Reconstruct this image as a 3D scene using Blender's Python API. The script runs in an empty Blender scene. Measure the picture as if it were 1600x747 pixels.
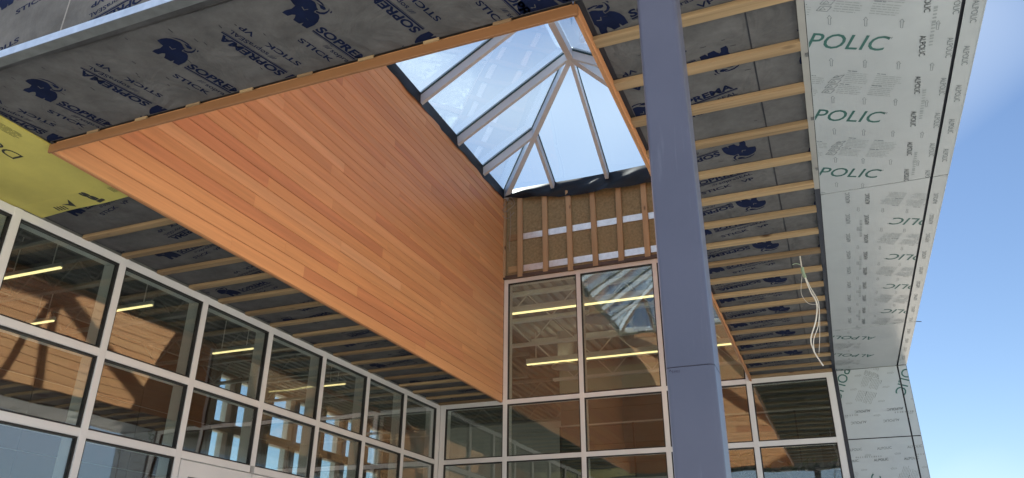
import bpy, bmesh, math, random
from mathutils import Vector, Matrix
random.seed(7)
sc = bpy.context.scene
COL = sc.collection
R = math.radians
GZ = -1.6                       # ground level; the camera (eye height) is the origin

# ------------------------------------------------------------------ camera
cam_d = bpy.data.cameras.new('camera'); cam = bpy.data.objects.new('camera', cam_d); COL.objects.link(cam)
yaw, pitch, roll = -0.3855, 0.4342, 0.0073
fwd = Vector((math.sin(yaw)*math.cos(pitch), math.cos(yaw)*math.cos(pitch), math.sin(pitch)))
rt = Vector((math.cos(yaw), -math.sin(yaw), 0)); up = rt.cross(fwd)
rt2 = rt*math.cos(roll)+up*math.sin(roll); up2 = -rt*math.sin(roll)+up*math.cos(roll)
cam.matrix_world = Matrix(((rt2.x, up2.x, -fwd.x, 0), (rt2.y, up2.y, -fwd.y, 0), (rt2.z, up2.z, -fwd.z, 0), (0, 0, 0, 1)))
cam_d.sensor_width = 36; cam_d.sensor_fit = 'HORIZONTAL'; cam_d.lens = 1205.9/1600*36
cam_d.clip_start = 0.05; cam_d.clip_end = 3000
sc.camera = cam

# ------------------------------------------------------------------ world and sun
SUN = Vector((-0.55, 0.45, 1.0)).normalized()          # towards the sun: behind the building, to the left
elev = math.asin(SUN.z); azim = math.atan2(SUN.x, SUN.y)
world = bpy.data.worlds.new('World'); sc.world = world; world.use_nodes = True
nt = world.node_tree; nt.nodes.clear()
def nd(tree, t, **kw):
    n = tree.nodes.new(t)
    for k, v in kw.items():
        if k.startswith('i_'): n.inputs[k[2:].replace('_', ' ')].default_value = v
        else: setattr(n, k, v)
    return n
sky = nd(nt, 'ShaderNodeTexSky', sky_type='NISHITA', sun_disc=False, sun_elevation=elev, sun_rotation=azim, air_density=1.0, dust_density=0.1, ozone_density=3.0)
tc = nd(nt, 'ShaderNodeTexCoord'); mp = nd(nt, 'ShaderNodeMapping'); mp.inputs['Scale'].default_value = (1.0, 1.4, 2.4); mp.inputs['Rotation'].default_value = (0.2, 0.1, 0.6); mp.inputs['Location'].default_value = (0.7, 5.2, 1.3)
nz = nd(nt, 'ShaderNodeTexNoise', i_Scale=1.5, i_Detail=2.5, i_Roughness=0.42, i_Distortion=0.4)
cr = nd(nt, 'ShaderNodeValToRGB'); cr.color_ramp.elements[0].position = 0.44; cr.color_ramp.elements[0].color = (0, 0, 0, 1); cr.color_ramp.elements[1].position = 0.74; cr.color_ramp.elements[1].color = (0.7, 0.7, 0.7, 1)
mx = nd(nt, 'ShaderNodeMix', data_type='RGBA'); mx.inputs['B'].default_value = (6.3, 7.2, 8.2, 1)
bgn = nd(nt, 'ShaderNodeBackground', i_Strength=0.05); wo = nd(nt, 'ShaderNodeOutputWorld')
L = nt.links.new
L(tc.outputs['Generated'], mp.inputs['Vector']); L(mp.outputs['Vector'], nz.inputs['Vector']); L(nz.outputs['Fac'], cr.inputs['Fac'])
L(cr.outputs['Color'], mx.inputs['Factor']); L(sky.outputs['Color'], mx.inputs['A']); L(mx.outputs['Result'], bgn.inputs['Color']); L(bgn.outputs['Background'], wo.inputs['Surface'])
sl = bpy.data.lights.new('sun', 'SUN'); sl.energy = 5.0; sl.angle = R(0.53); sl.color = (1.0, 0.95, 0.87)
so = bpy.data.objects.new('sun', sl); COL.objects.link(so); so.rotation_euler = (-SUN).to_track_quat('-Z', 'Y').to_euler(); so.location = (-20, 20, 40)
sc.view_settings.view_transform = 'Standard'; sc.view_settings.look = 'None'; sc.view_settings.gamma = 1; sc.view_settings.use_curve_mapping = False
sc.view_settings.exposure = 1.72
sc.render.engine = 'CYCLES'
cy = sc.cycles; cy.use_denoising = True; cy.denoiser = 'OPENIMAGEDENOISE'; cy.max_bounces = 10; cy.diffuse_bounces = 6; cy.glossy_bounces = 5; cy.transparent_max_bounces = 20; cy.caustics_reflective = False; cy.caustics_refractive = False
cy.sample_clamp_indirect = 8

# ------------------------------------------------------------------ materials
M = {}
def newmat(name):
    m = bpy.data.materials.new(name); m.use_nodes = True; t = m.node_tree
    b = t.nodes['Principled BSDF']; M[name] = m
    return m, t, b
def ramp(t, stops):
    r = t.nodes.new('ShaderNodeValToRGB'); e = r.color_ramp.elements
    while len(e) < len(stops): e.new(0.5)
    for x, (p, c) in zip(e, stops): x.position = p; x.color = (*c, 1)
    return r
def coords(t, scale=(1, 1, 1), rand=True):
    g = t.nodes.new('ShaderNodeNewGeometry'); mpn = t.nodes.new('ShaderNodeMapping'); mpn.inputs['Scale'].default_value = scale
    if rand:
        oi = t.nodes.new('ShaderNodeObjectInfo'); ml = t.nodes.new('ShaderNodeVectorMath'); ml.operation = 'SCALE'; ml.inputs[0].default_value = (31.7, 17.3, 23.9)
        t.links.new(oi.outputs['Random'], ml.inputs['Scale']); ad = t.nodes.new('ShaderNodeVectorMath')
        t.links.new(g.outputs['Position'], ad.inputs[0]); t.links.new(ml.outputs[0], ad.inputs[1]); t.links.new(ad.outputs[0], mpn.inputs['Vector'])
    else: t.links.new(g.outputs['Position'], mpn.inputs['Vector'])
    return mpn
def plain(name, col, rough=0.5, metal=0.0, var=0.12, scale=3.0, bump=0.0, bscale=40.0, spec=0.5, coat=0.0):
    m, t, b = newmat(name); c = coords(t, (scale,)*3)
    n = nd(t, 'ShaderNodeTexNoise', i_Scale=1.0, i_Detail=6.0, i_Roughness=0.6); t.links.new(c.outputs[0], n.inputs['Vector'])
    lo = [max(0, x*(1-var)) for x in col]; hi = [min(1, x*(1+var)) for x in col]
    r = ramp(t, [(0.3, lo), (0.7, hi)]); t.links.new(n.outputs['Fac'], r.inputs['Fac']); t.links.new(r.outputs['Color'], b.inputs['Base Color'])
    rr = nd(t, 'ShaderNodeMapRange'); rr.inputs['To Min'].default_value = max(0, rough-0.08); rr.inputs['To Max'].default_value = min(1, rough+0.1)
    t.links.new(n.outputs['Fac'], rr.inputs['Value']); t.links.new(rr.outputs[0], b.inputs['Roughness'])
    b.inputs['Metallic'].default_value = metal; b.inputs['Specular IOR Level'].default_value = spec; b.inputs['Coat Weight'].default_value = coat
    if bump:
        n2 = nd(t, 'ShaderNodeTexNoise', i_Scale=bscale, i_Detail=4.0); c2 = coords(t, (1, 1, 1), False); t.links.new(c2.outputs[0], n2.inputs['Vector'])
        bp = nd(t, 'ShaderNodeBump', i_Strength=bump, i_Distance=0.01); t.links.new(n2.outputs['Fac'], bp.inputs['Height']); t.links.new(bp.outputs[0], b.inputs['Normal'])
    return m
def wood(name, axis, stops, grain=0.35, rough=0.55, knots=False, fine=34.0):
    m, t, b = newmat(name)
    sc3 = [fine, fine, fine]; sc3[axis] = 1.1
    c = coords(t, tuple(sc3)); n = nd(t, 'ShaderNodeTexNoise', i_Scale=1.0, i_Detail=5.0, i_Roughness=0.6, i_Distortion=0.6); t.links.new(c.outputs[0], n.inputs['Vector'])
    sc4 = [7.0]*3; sc4[axis] = 0.35
    c4 = coords(t, tuple(sc4)); n4 = nd(t, 'ShaderNodeTexNoise', i_Scale=1.0, i_Detail=2.0, i_Distortion=0.8); t.links.new(c4.outputs[0], n4.inputs['Vector'])
    oi = t.nodes.new('ShaderNodeObjectInfo'); r = ramp(t, stops); t.links.new(oi.outputs['Random'], r.inputs['Fac'])
    ml = nd(t, 'ShaderNodeMath', operation='MULTIPLY_ADD'); ml.inputs[1].default_value = grain*2; ml.inputs[2].default_value = 1-grain
    t.links.new(n.outputs['Fac'], ml.inputs[0])
    ml4 = nd(t, 'ShaderNodeMath', operation='MULTIPLY_ADD'); ml4.inputs[1].default_value = grain*2.2; ml4.inputs[2].default_value = 1-grain*1.1
    t.links.new(n4.outputs['Fac'], ml4.inputs[0])
    mm = nd(t, 'ShaderNodeMath', operation='MULTIPLY'); t.links.new(ml.outputs[0], mm.inputs[0]); t.links.new(ml4.outputs[0], mm.inputs[1])
    vs = nd(t, 'ShaderNodeVectorMath', operation='SCALE'); t.links.new(r.outputs['Color'], vs.inputs[0]); t.links.new(mm.outputs[0], vs.inputs['Scale'])
    last = vs.outputs[0]
    if knots:
        sk = [11.0]*3; sk[axis] = 5.0
        ck = coords(t, tuple(sk)); vo = nd(t, 'ShaderNodeTexVoronoi', i_Scale=0.45); t.links.new(ck.outputs[0], vo.inputs['Vector'])
        rk = ramp(t, [(0.04, (1, 1, 1)), (0.13, (0, 0, 0))]); t.links.new(vo.outputs['Distance'], rk.inputs['Fac'])
        mk = nd(t, 'ShaderNodeMix', data_type='RGBA'); mk.inputs['B'].default_value = (0.07, 0.035, 0.015, 1); t.links.new(rk.outputs['Color'], mk.inputs['Factor']); t.links.new(last, mk.inputs['A']); last = mk.outputs['Result']
    t.links.new(last, b.inputs['Base Color']); b.inputs['Roughness'].default_value = rough; b.inputs['Specular IOR Level'].default_value = 0.4
    bp = nd(t, 'ShaderNodeBump', i_Strength=0.12, i_Distance=0.004); t.links.new(n.outputs['Fac'], bp.inputs['Height']); t.links.new(bp.outputs[0], b.inputs['Normal'])
    return m
CED = [(0.0, (0.56, 0.255, 0.125)), (0.10, (0.61, 0.30, 0.138)), (0.5, (0.635, 0.328, 0.150)), (0.88, (0.66, 0.35, 0.165)), (1.0, (0.69, 0.40, 0.22))]
wood('cedar_y', 1, CED, 0.22, 0.40); wood('cedar_x', 0, CED, 0.22, 0.40)
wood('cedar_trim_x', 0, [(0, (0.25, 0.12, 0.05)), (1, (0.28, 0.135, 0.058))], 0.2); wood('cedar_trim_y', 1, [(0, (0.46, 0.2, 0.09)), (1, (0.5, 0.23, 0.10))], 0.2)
PINE = [(0.0, (0.25, 0.165, 0.09)), (0.5, (0.33, 0.23, 0.125)), (1.0, (0.40, 0.285, 0.155))]
wood('pine_x', 0, PINE, 0.55, 0.75, True, 48.0)
wood('pine_z', 2, [(0, (0.36, 0.25, 0.145)), (1, (0.44, 0.31, 0.185))], 0.26, 0.7, True, 30.0)
def membrane_mat(name, col):
    m, t, b = newmat(name); c = coords(t, (1, 1, 1), False)
    n = nd(t, 'ShaderNodeTexNoise', i_Scale=5.0, i_Detail=8.0, i_Roughness=0.68); t.links.new(c.outputs[0], n.inputs['Vector'])
    r = ramp(t, [(0.28, [x*0.72 for x in col]), (0.5, col), (0.72, [x*1.3 for x in col])]); t.links.new(n.outputs['Fac'], r.inputs['Fac']); t.links.new(r.outputs['Color'], b.inputs['Base Color'])
    w = nd(t, 'ShaderNodeTexNoise', i_Scale=3.2, i_Detail=3.0, i_Distortion=1.4); t.links.new(c.outputs[0], w.inputs['Vector'])
    bp = nd(t, 'ShaderNodeBump', i_Strength=0.5, i_Distance=0.05); t.links.new(w.outputs['Fac'], bp.inputs['Height'])
    n3 = nd(t, 'ShaderNodeTexNoise', i_Scale=160.0, i_Detail=2.0); t.links.new(c.outputs[0], n3.inputs['Vector'])
    bp2 = nd(t, 'ShaderNodeBump', i_Strength=0.25, i_Distance=0.002); t.links.new(n3.outputs['Fac'], bp2.inputs['Height']); t.links.new(bp.outputs[0], bp2.inputs['Normal']); t.links.new(bp2.outputs[0], b.inputs['Normal'])
    b.inputs['Roughness'].default_value = 0.8; b.inputs['Specular IOR Level'].default_value = 0.15
membrane_mat('membrane', (0.122, 0.121, 0.122))
plain('navy_print', (0.008, 0.014, 0.045), 0.8, var=0.25, scale=9, spec=0.1)
plain('yellow_board', (0.62, 0.55, 0.14), 0.7, var=0.10, scale=3.0, bump=0.15, bscale=90)
plain('black_print', (0.02, 0.02, 0.018), 0.6)
plain('olive_print', (0.22, 0.2, 0.06), 0.6)
plain('film', (0.41, 0.45, 0.47), 0.32, var=0.06, scale=2.2, spec=0.5, bump=0.35, bscale=2.6)
plain('film_white', (0.47, 0.53, 0.56), 0.3, var=0.06, scale=2.2, bump=0.35, bscale=2.6)
plain('green_print', (0.03, 0.13, 0.115), 0.5); plain('grey_print', (0.16, 0.19, 0.20), 0.5); plain('pale_print', (0.30, 0.34, 0.35), 0.5)
plain('joint_dark', (0.012, 0.014, 0.022), 0.6); plain('trim_navy', (0.022, 0.026, 0.042), 0.5, var=0.2); plain('trim_grey', (0.33, 0.33, 0.31), 0.45, var=0.1)
plain('frame', (0.74, 0.745, 0.75), 0.42, metal=0.0, var=0.05, scale=2); plain('gasket', (0.012, 0.012, 0.013), 0.55)
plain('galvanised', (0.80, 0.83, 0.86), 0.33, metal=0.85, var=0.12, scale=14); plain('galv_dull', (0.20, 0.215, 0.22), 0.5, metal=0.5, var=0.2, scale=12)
plain('skylight_metal', (0.60, 0.68, 0.78), 0.35, metal=0.0, var=0.04); plain('sky_gasket', (0.02, 0.07, 0.085), 0.4)
plain('column_paint', (0.098, 0.104, 0.152), 0.33, var=0.07, scale=2.5, bump=0.06, bscale=55)
def scuffed():
    m = M['column_paint']; t = m.node_tree; b = t.nodes['Principled BSDF']; src = b.inputs['Base Color'].links[0].from_socket
    c = coords(t, (90, 90, 5), False); n = nd(t, 'ShaderNodeTexNoise', i_Scale=1.0, i_Detail=3.0); t.links.new(c.outputs[0], n.inputs['Vector'])
    c2 = coords(t, (3, 3, 2.2), False); n2 = nd(t, 'ShaderNodeTexNoise', i_Scale=1.0, i_Detail=4.0); t.links.new(c2.outputs[0], n2.inputs['Vector'])
    ml = nd(t, 'ShaderNodeMath', operation='MULTIPLY'); t.links.new(n.outputs['Fac'], ml.inputs[0]); t.links.new(n2.outputs['Fac'], ml.inputs[1])
    r = ramp(t, [(0.34, (0, 0, 0)), (0.44, (0.25, 0.25, 0.25))]); t.links.new(ml.outputs[0], r.inputs['Fac'])
    mk = nd(t, 'ShaderNodeMix', data_type='RGBA'); mk.inputs['B'].default_value = (0.20, 0.22, 0.29, 1); t.links.new(r.outputs['Color'], mk.inputs['Factor']); t.links.new(src, mk.inputs['A']); t.links.new(mk.outputs['Result'], b.inputs['Base Color'])
scuffed()
plain('marker', (0.03, 0.03, 0.06), 0.7)
plain('insulation', (0.29, 0.24, 0.145), 0.95, var=0.22, scale=26, bump=0.6, bscale=60, spec=0.1)
plain('vinyl', (0.007, 0.010, 0.018), 0.42, var=0.3, scale=4, spec=0.3)
plain('brown_metal', (0.085, 0.06, 0.05), 0.5, var=0.3)
plain('backing', (0.02, 0.018, 0.016), 0.9); plain('sheathing', (0.25, 0.24, 0.23), 0.8)
plain('cable_white', (0.74, 0.72, 0.66), 0.5, var=0.1); plain('cable_green', (0.32, 0.42, 0.30), 0.5); plain('wire_grey', (0.30, 0.29, 0.28), 0.5)
plain('concrete', (0.46, 0.445, 0.41), 0.85, var=0.18, scale=0.8, bump=0.3, bscale=25); plain('gravel', (0.44, 0.40, 0.34), 0.95, var=0.25, scale=2.5, bump=0.6, bscale=20)
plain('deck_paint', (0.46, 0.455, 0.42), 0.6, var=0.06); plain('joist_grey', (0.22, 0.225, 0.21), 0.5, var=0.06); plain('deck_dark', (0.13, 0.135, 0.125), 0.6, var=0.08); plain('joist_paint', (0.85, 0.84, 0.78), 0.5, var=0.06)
plain('wall_green', (0.085, 0.105, 0.095), 0.6, var=0.1); plain('wall_pale', (0.55, 0.60, 0.48), 0.7, var=0.05); plain('floor_grey', (0.50, 0.49, 0.46), 0.4, var=0.1)
plain('dark_door', (0.02, 0.022, 0.025), 0.4); plain('desk_dark', (0.03, 0.03, 0.033), 0.45); plain('leaf', (0.035, 0.075, 0.025), 0.5, var=0.4, scale=5); plain('pot', (0.2, 0.19, 0.18), 0.6); plain('bark', (0.12, 0.08, 0.05), 0.8)
plain('interior_white', (0.5, 0.5, 0.47), 0.7, var=0.05); plain('brown_panel', (0.11, 0.048, 0.03), 0.5, var=0.12); plain('window_wood', (0.16, 0.085, 0.045), 0.5, var=0.15)
def emit(name, col, s):
    m, t, b = newmat(name); b.inputs['Base Color'].default_value = (*col, 1); b.inputs['Emission Color'].default_value = (*col, 1); b.inputs['Emission Strength'].default_value = s
emit('lamp', (1.0, 0.80, 0.38), 0.6); emit('deck_fill', (1.0, 0.88, 0.66), 1.5)  # second emitter is an added fill for the deck
def glass(name, tint, r0, dust=0.025):
    m = bpy.data.materials.new(name); m.use_nodes = True; t = m.node_tree; t.nodes.clear(); M[name] = m
    o = nd(t, 'ShaderNodeOutputMaterial'); tr = nd(t, 'ShaderNodeBsdfTransparent'); tr.inputs['Color'].default_value = (*tint, 1)
    gl = nd(t, 'ShaderNodeBsdfGlossy', i_Roughness=0.0); gl.inputs['Color'].default_value = (0.95, 0.97, 1.0, 1)
    lw = nd(t, 'ShaderNodeLayerWeight', i_Blend=0.5); pw = nd(t, 'ShaderNodeMath', operation='POWER'); pw.inputs[1].default_value = 2.6
    ma = nd(t, 'ShaderNodeMath', operation='MULTIPLY_ADD'); ma.inputs[1].default_value = 1-r0; ma.inputs[2].default_value = r0
    c = coords(t, (1, 1, 1)); n = nd(t, 'ShaderNodeTexNoise', i_Scale=1.3, i_Detail=1.0); t.links.new(c.outputs[0], n.inputs['Vector'])
    bp = nd(t, 'ShaderNodeBump', i_Strength=0.16, i_Distance=0.02); t.links.new(n.outputs['Fac'], bp.inputs['Height']); t.links.new(bp.outputs[0], gl.inputs['Normal'])
    mxs = nd(t, 'ShaderNodeMixShader'); t.links.new(lw.outputs['Facing'], pw.inputs[0]); t.links.new(pw.outputs[0], ma.inputs[0]); t.links.new(ma.outputs[0], mxs.inputs['Fac'])
    t.links.new(tr.outputs[0], mxs.inputs[1]); t.links.new(gl.outputs[0], mxs.inputs[2])
    df = nd(t, 'ShaderNodeBsdfDiffuse'); df.inputs['Color'].default_value = (0.6, 0.58, 0.54, 1); cd = coords(t, (2.2, 2.2, 2.2)); nn = nd(t, 'ShaderNodeTexNoise', i_Scale=1.0, i_Detail=7.0, i_Roughness=0.7); t.links.new(cd.outputs[0], nn.inputs['Vector'])
    mr = nd(t, 'ShaderNodeMapRange'); mr.inputs['From Min'].default_value = 0.35; mr.inputs['From Max'].default_value = 0.75; mr.inputs['To Min'].default_value = 0.0; mr.inputs['To Max'].default_value = dust; t.links.new(nn.outputs['Fac'], mr.inputs['Value'])
    mx2 = nd(t, 'ShaderNodeMixShader'); t.links.new(mr.outputs[0], mx2.inputs['Fac']); t.links.new(mxs.outputs[0], mx2.inputs[1]); t.links.new(df.outputs[0], mx2.inputs[2]); t.links.new(mx2.outputs[0], o.inputs['Surface'])
glass('glass', (0.88, 0.92, 0.89), 0.12); glass('sky_glass', (0.93, 0.97, 0.98), 0.04, 0.0)

# ------------------------------------------------------------------ geometry helpers
class MB:
    def __init__(s): s.v = []; s.f = []
    def add(s, vs, fs):
        k = len(s.v); s.v += [tuple(v) for v in vs]; s.f += [tuple(i+k for i in f) for f in fs]; return s
    def box(s, x0, x1, y0, y1, z0, z1):
        return s.add([(x0,y0,z0),(x1,y0,z0),(x1,y1,z0),(x0,y1,z0),(x0,y0,z1),(x1,y0,z1),(x1,y1,z1),(x0,y1,z1)],
                     [(0,3,2,1),(4,5,6,7),(0,1,5,4),(1,2,6,5),(2,3,7,6),(3,0,4,7)])
    def cbox(s, x0, x1, y0, y1, z0, z1, axis, c):      # box with its four long edges (along axis) chamfered
        lo = [(x0,x1),(y0,y1),(z0,z1)]; a = axis; b, d = [i for i in range(3) if i != a]
        (b0,b1),(d0,d1) = lo[b], lo[d]
        prof = [(b0+c,d0),(b1-c,d0),(b1,d0+c),(b1,d1-c),(b1-c,d1),(b0+c,d1),(b0,d1-c),(b0,d0+c)]
        vs = []
        for e in lo[a]:
            for p, q in prof:
                v = [0,0,0]; v[a] = e; v[b] = p; v[d] = q; vs.append(v)
        n = 8; fs = [(i,(i+1)%n,(i+1)%n+n,i+n) for i in range(n)]+[tuple(range(n-1,-1,-1)), tuple(range(n,2*n))]
        return s.add(vs, fs)
    def bar(s, p, q, w, h, upv=(0,0,1)):
        p, q = Vector(p), Vector(q); d = (q-p).normalized(); x = d.cross(Vector(upv)).normalized(); y = x.cross(d)
        vs = []
        for e in (p, q):
            for a, b in ((-1,-1),(1,-1),(1,1),(-1,1)): vs.append(e+x*a*w/2+y*b*h/2)
        return s.add(vs, [(0,1,2,3),(7,6,5,4),(0,4,5,1),(1,5,6,2),(2,6,7,3),(3,7,4,0)])
    def tube(s, pts, r, n=6):
        pts = [Vector(p) for p in pts]; vs = []; fs = []
        for i, p in enumerate(pts):
            d = (pts[min(i+1,len(pts)-1)]-pts[max(i-1,0)]).normalized(); x = d.cross(Vector((0.31,0.2,0.93))).normalized(); y = x.cross(d)
            rr = r(i/(len(pts)-1)) if callable(r) else r
            for k in range(n): a = 2*math.pi*k/n; vs.append(p+x*math.cos(a)*rr+y*math.sin(a)*rr)
        for i in range(len(pts)-1):
            for k in range(n): fs.append((i*n+k,i*n+(k+1)%n,(i+1)*n+(k+1)%n,(i+1)*n+k))
        fs += [tuple(range(n)), tuple(range(len(vs)-1,len(vs)-n-1,-1))]
        return s.add(vs, fs)
    def prism(s, poly, z0, z1):
        n = len(poly)
        return s.add([(x,y,z0) for x,y in poly]+[(x,y,z1) for x,y in poly], [tuple(range(n-1,-1,-1)),tuple(range(n,2*n))]+[(i,(i+1)%n,(i+1)%n+n,i+n) for i in range(n)])
    def obj(s, name, mat, parent=None, smooth=False, loc=None):
        me = bpy.data.meshes.new(name)
        if loc is not None: s.v = [(a-loc[0],b-loc[1],c-loc[2]) for a,b,c in s.v]
        me.from_pydata(s.v, [], s.f); me.materials.append(M[mat])
        bm = bmesh.new(); bm.from_mesh(me); bmesh.ops.recalc_face_normals(bm, faces=bm.faces); bm.to_mesh(me); bm.free()
        if smooth: me.shade_smooth()
        return link(name, me, parent, loc)
def link(name, me, parent=None, loc=None):
    o = bpy.data.objects.new(name, me); COL.objects.link(o)
    if loc is not None: o.location = loc
    if parent is not None:
        o.parent = parent; o.matrix_parent_inverse = WORLD_INV[parent.name]
    WORLD_INV[o.name] = Matrix.Identity(4) if loc is None else Matrix.Translation(-Vector(loc))
    return o
WORLD_INV = {}
def thing(name, label, cat, loc, group=None):
    o = bpy.data.objects.new(name, None); COL.objects.link(o); o.location = loc; o.empty_display_size = 0.2
    WORLD_INV[o.name] = Matrix.Translation(-Vector(loc)); tag(o, label, cat, group); return o
def tag(o, label, cat, group=None):
    o['label'] = label; o['category'] = cat
    if group: o['group'] = group
    return o
def struct(o): o['kind'] = 'structure'; return o

# ------------------------------------------------------------------ flat print: lettering and emblems
_tc = {}
def text2d(body, height, width=None, bold=0.0, key=None):
    """outline of a word: list of (u, v), faces; baseline v = 0, left edge u = 0"""
    k = (body, bold)
    if k not in _tc:
        cu = bpy.data.curves.new('txt', 'FONT'); cu.body = body; cu.size = 1; cu.offset = bold; cu.resolution_u = 3; cu.fill_mode = 'FRONT'
        ob = bpy.data.objects.new('txt', cu); COL.objects.link(ob); dg = bpy.context.evaluated_depsgraph_get(); me = ob.evaluated_get(dg).to_mesh()
        vs = [(v.co.x, v.co.y) for v in me.vertices]; fs = [tuple(p.vertices) for p in me.polygons]
        ob.evaluated_get(dg).to_mesh_clear(); bpy.data.objects.remove(ob); bpy.data.curves.remove(cu)
        x0 = min(v[0] for v in vs); x1 = max(v[0] for v in vs)
        _tc[k] = ([(v[0]-x0, v[1]) for v in vs], fs, x1-x0)
    vs, fs, w = _tc[k]; sy = height/0.70; sx = width/w if width else sy
    return [(u*sx, v*sy) for u, v in vs], fs
def poly2d(pts): return list(pts), [tuple(range(len(pts)))]
def rect2d(u0, v0, u1, v1): return poly2d([(u0,v0),(u1,v0),(u1,v1),(u0,v1)])
def shift(sh, du, dv, shear=0.0): return [(u+du+shear*v, v+dv) for u, v in sh[0]], sh[1]
class Print:
    """flat print on one surface: p3(a, b, layer) turns surface coordinates into a point"""
    def __init__(s, p3): s.p3 = p3; s.m = MB()
    def put(s, sh, O, eu, ev, layer=0):
        s.m.add([(O[0]+u*eu[0]+v*ev[0], O[1]+u*eu[1]+v*ev[1], layer) for u, v in sh[0]], sh[1])
    def build(s, name, mat, parent, a0, a1, b0, b1):
        if not s.m.v: return None
        me = bpy.data.meshes.new(name); me.from_pydata(s.m.v, [], s.m.f); bm = bmesh.new(); bm.from_mesh(me)
        for co, no in (((a0,0,0),(-1,0,0)),((a1,0,0),(1,0,0)),((0,b0,0),(0,-1,0)),((0,b1,0),(0,1,0))):
            bmesh.ops.bisect_plane(bm, geom=bm.verts[:]+bm.edges[:]+bm.faces[:], plane_co=co, plane_no=no, clear_outer=True)
        for v in bm.verts: v.co = s.p3(v.co.x, v.co.y, v.co.z)
        if not bm.faces: bm.free(); return None
        bm.to_mesh(me); bm.free(); me.materials.append(M[mat]); o = link(name, me, parent); o['kind'] = 'stuff'; return o

EMB_BODY = [(-.216,.092),(-.212,.122),(-.199,.150),(-.18,.167),(-.156,.176),(-.134,.178),(-.118,.170),(-.105,.158),(-.087,.148),(-.092,.13),(-.089,.118),(-.062,.124),(-.044,.108),(-.028,.078),(-.022,.045),(-.028,-.008),(-.062,-.011),(-.068,.014),(-.075,-.011),(-.113,-.013),(-.119,.008),(-.13,.027),(-.141,.015),(-.149,-.012),(-.182,-.014),(-.182,.012),(-.171,.046),(-.174,.078),(-.190,.082)]
EMB_T = [[(-.186,.174),(-.168,.192),(-.14,.204),(-.109,.203),(-.088,.196),(-.094,.190),(-.112,.194),(-.14,.193),(-.166,.184)],
         [(-.115,.183),(-.083,.192),(-.066,.183),(-.070,.169),(-.088,.166),(-.098,.174)],
         [(-.088,.136),(-.069,.142),(-.056,.160),(-.054,.184),(-.063,.203),(-.050,.190),(-.044,.166),(-.047,.145),(-.062,.130),(-.083,.124)],
         [(-.040,.182),(-.042,.199),(-.033,.190),(-.032,.178)]]
EMB_EAR = [(-.150,.098),(-.128,.088),(-.118,.112),(-.122,.112),(-.130,.094),(-.149,.103)]
def brand_unit(navy, grey, O, eu, ev, sgn=1):
    eu = (eu[0]*sgn, eu[1]*sgn); ev = (ev[0]*sgn, ev[1]*sgn)
    navy.put(poly2d(EMB_BODY), O, eu, ev)
    for t in EMB_T: navy.put(poly2d(t), O, eu, ev)
    grey.put(poly2d(EMB_EAR), O, eu, ev, 1)
    navy.put(shift(text2d('SOPREMA', .050, .405, 0.035), 0.002, .018, 0.12), O, eu, ev)
    navy.put(rect2d(0, 0, .425, .010), O, eu, ev); navy.put(rect2d(.002, -.006, .425, -.0035), O, eu, ev)
    for k in range(3): navy.put(poly2d([(.112+k*.013,-.050),(.117+k*.013,-.050),(.133+k*.013,-.026),(.128+k*.013,-.026)]), O, eu, ev)
    navy.put(shift(text2d('sopraSEAL', .031, .24, 0.008), .165, -.052), O, eu, ev)
    navy.put(shift(text2d('STICK', .035, .228, 0.020), .004, -.124), O, eu, ev); navy.put(shift(text2d('VP', .035, .088, 0.020), .305, -.124), O, eu, ev)

# ================================================================== SETTING: the ground
g = MB().box(-400, 400, -400, 400, GZ-0.5, GZ-0.02).obj('ground', 'gravel'); struct(g)
struct(MB().box(-14, 9, -9, 10.38, GZ-0.02, GZ).obj('pavement', 'concrete'))

# ================================================================== the building shell
X0, X1, Y0, Y1 = -13.0, 1.0, 2.2, 16.3
sh = thing('building', 'pale building shell with lobby and roof around the glazed entrance', 'building', (-6, 12, GZ))
YB = 22.0                                  # the left hall runs deeper than the entrance lobby
WIN = [(13.9,14.45),(14.62,15.45),(15.9,16.8),(16.97,17.8),(18.2,19.1),(19.3,20.2),(20.5,21.4)]
OPN = [(a, c, z0, z1) for a, c in WIN for z0, z1 in ((1.6,3.45),(3.62,4.72))]+[(Y0+.3+k*1.9, Y0+1.7+k*1.9, GZ+.4, .85) for k in range(10)]  # the low row is added out of view, to brighten the interior
def pierced(x0, x1, y0, y1, z0, z1, openings, panels=False):
    ys = sorted({y0,y1,*[o[0] for o in openings],*[o[1] for o in openings]}); zs = sorted({z0,z1,*[o[2] for o in openings],*[o[3] for o in openings]}); m = MB()
    for ya, yb in zip(ys[:-1], ys[1:]):
        run = None
        for za, zb in zip(zs[:-1], zs[1:]):
            solid = not any(o[0] <= (ya+yb)/2 <= o[1] and o[2] <= (za+zb)/2 <= o[3] for o in openings)
            if solid: run = (run[0] if run else za, zb)
            if run and (not solid or zb == z1):
                if panels: MB().box(x0,x1,ya+(.002 if ya > y0 else 0),yb,*run).obj('wall_panel', 'brown_panel', sh)
                else: m.box(x0,x1,ya,yb,*run)
                run = None
    return m
pierced(X0-.3, X0, Y0-.3, YB+.3, GZ, 5.3, OPN).obj('outer_wall', 'interior_white', sh)
for a, c, z0, z1 in OPN:  # visible upper windows, plus the added low daylight openings
    fr = MB(); fr.box(X0-.12,X0+.03,a-.05,a+.02,z0-.05,z1+.05); fr.box(X0-.12,X0+.03,c-.02,c+.05,z0-.05,z1+.05); fr.box(X0-.12,X0+.03,a+.02,c-.02,z0-.05,z0+.02); fr.box(X0-.12,X0+.03,a+.02,c-.02,z1-.02,z1+.05)
    wn = fr.obj('window_or_fill', 'window_wood', sh); MB().box(X0-.06,X0-.05,a+.02,c-.02,z0+.02,z1-.02).obj('pane', 'sky_glass', wn)
yy = Y0+.01
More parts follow.
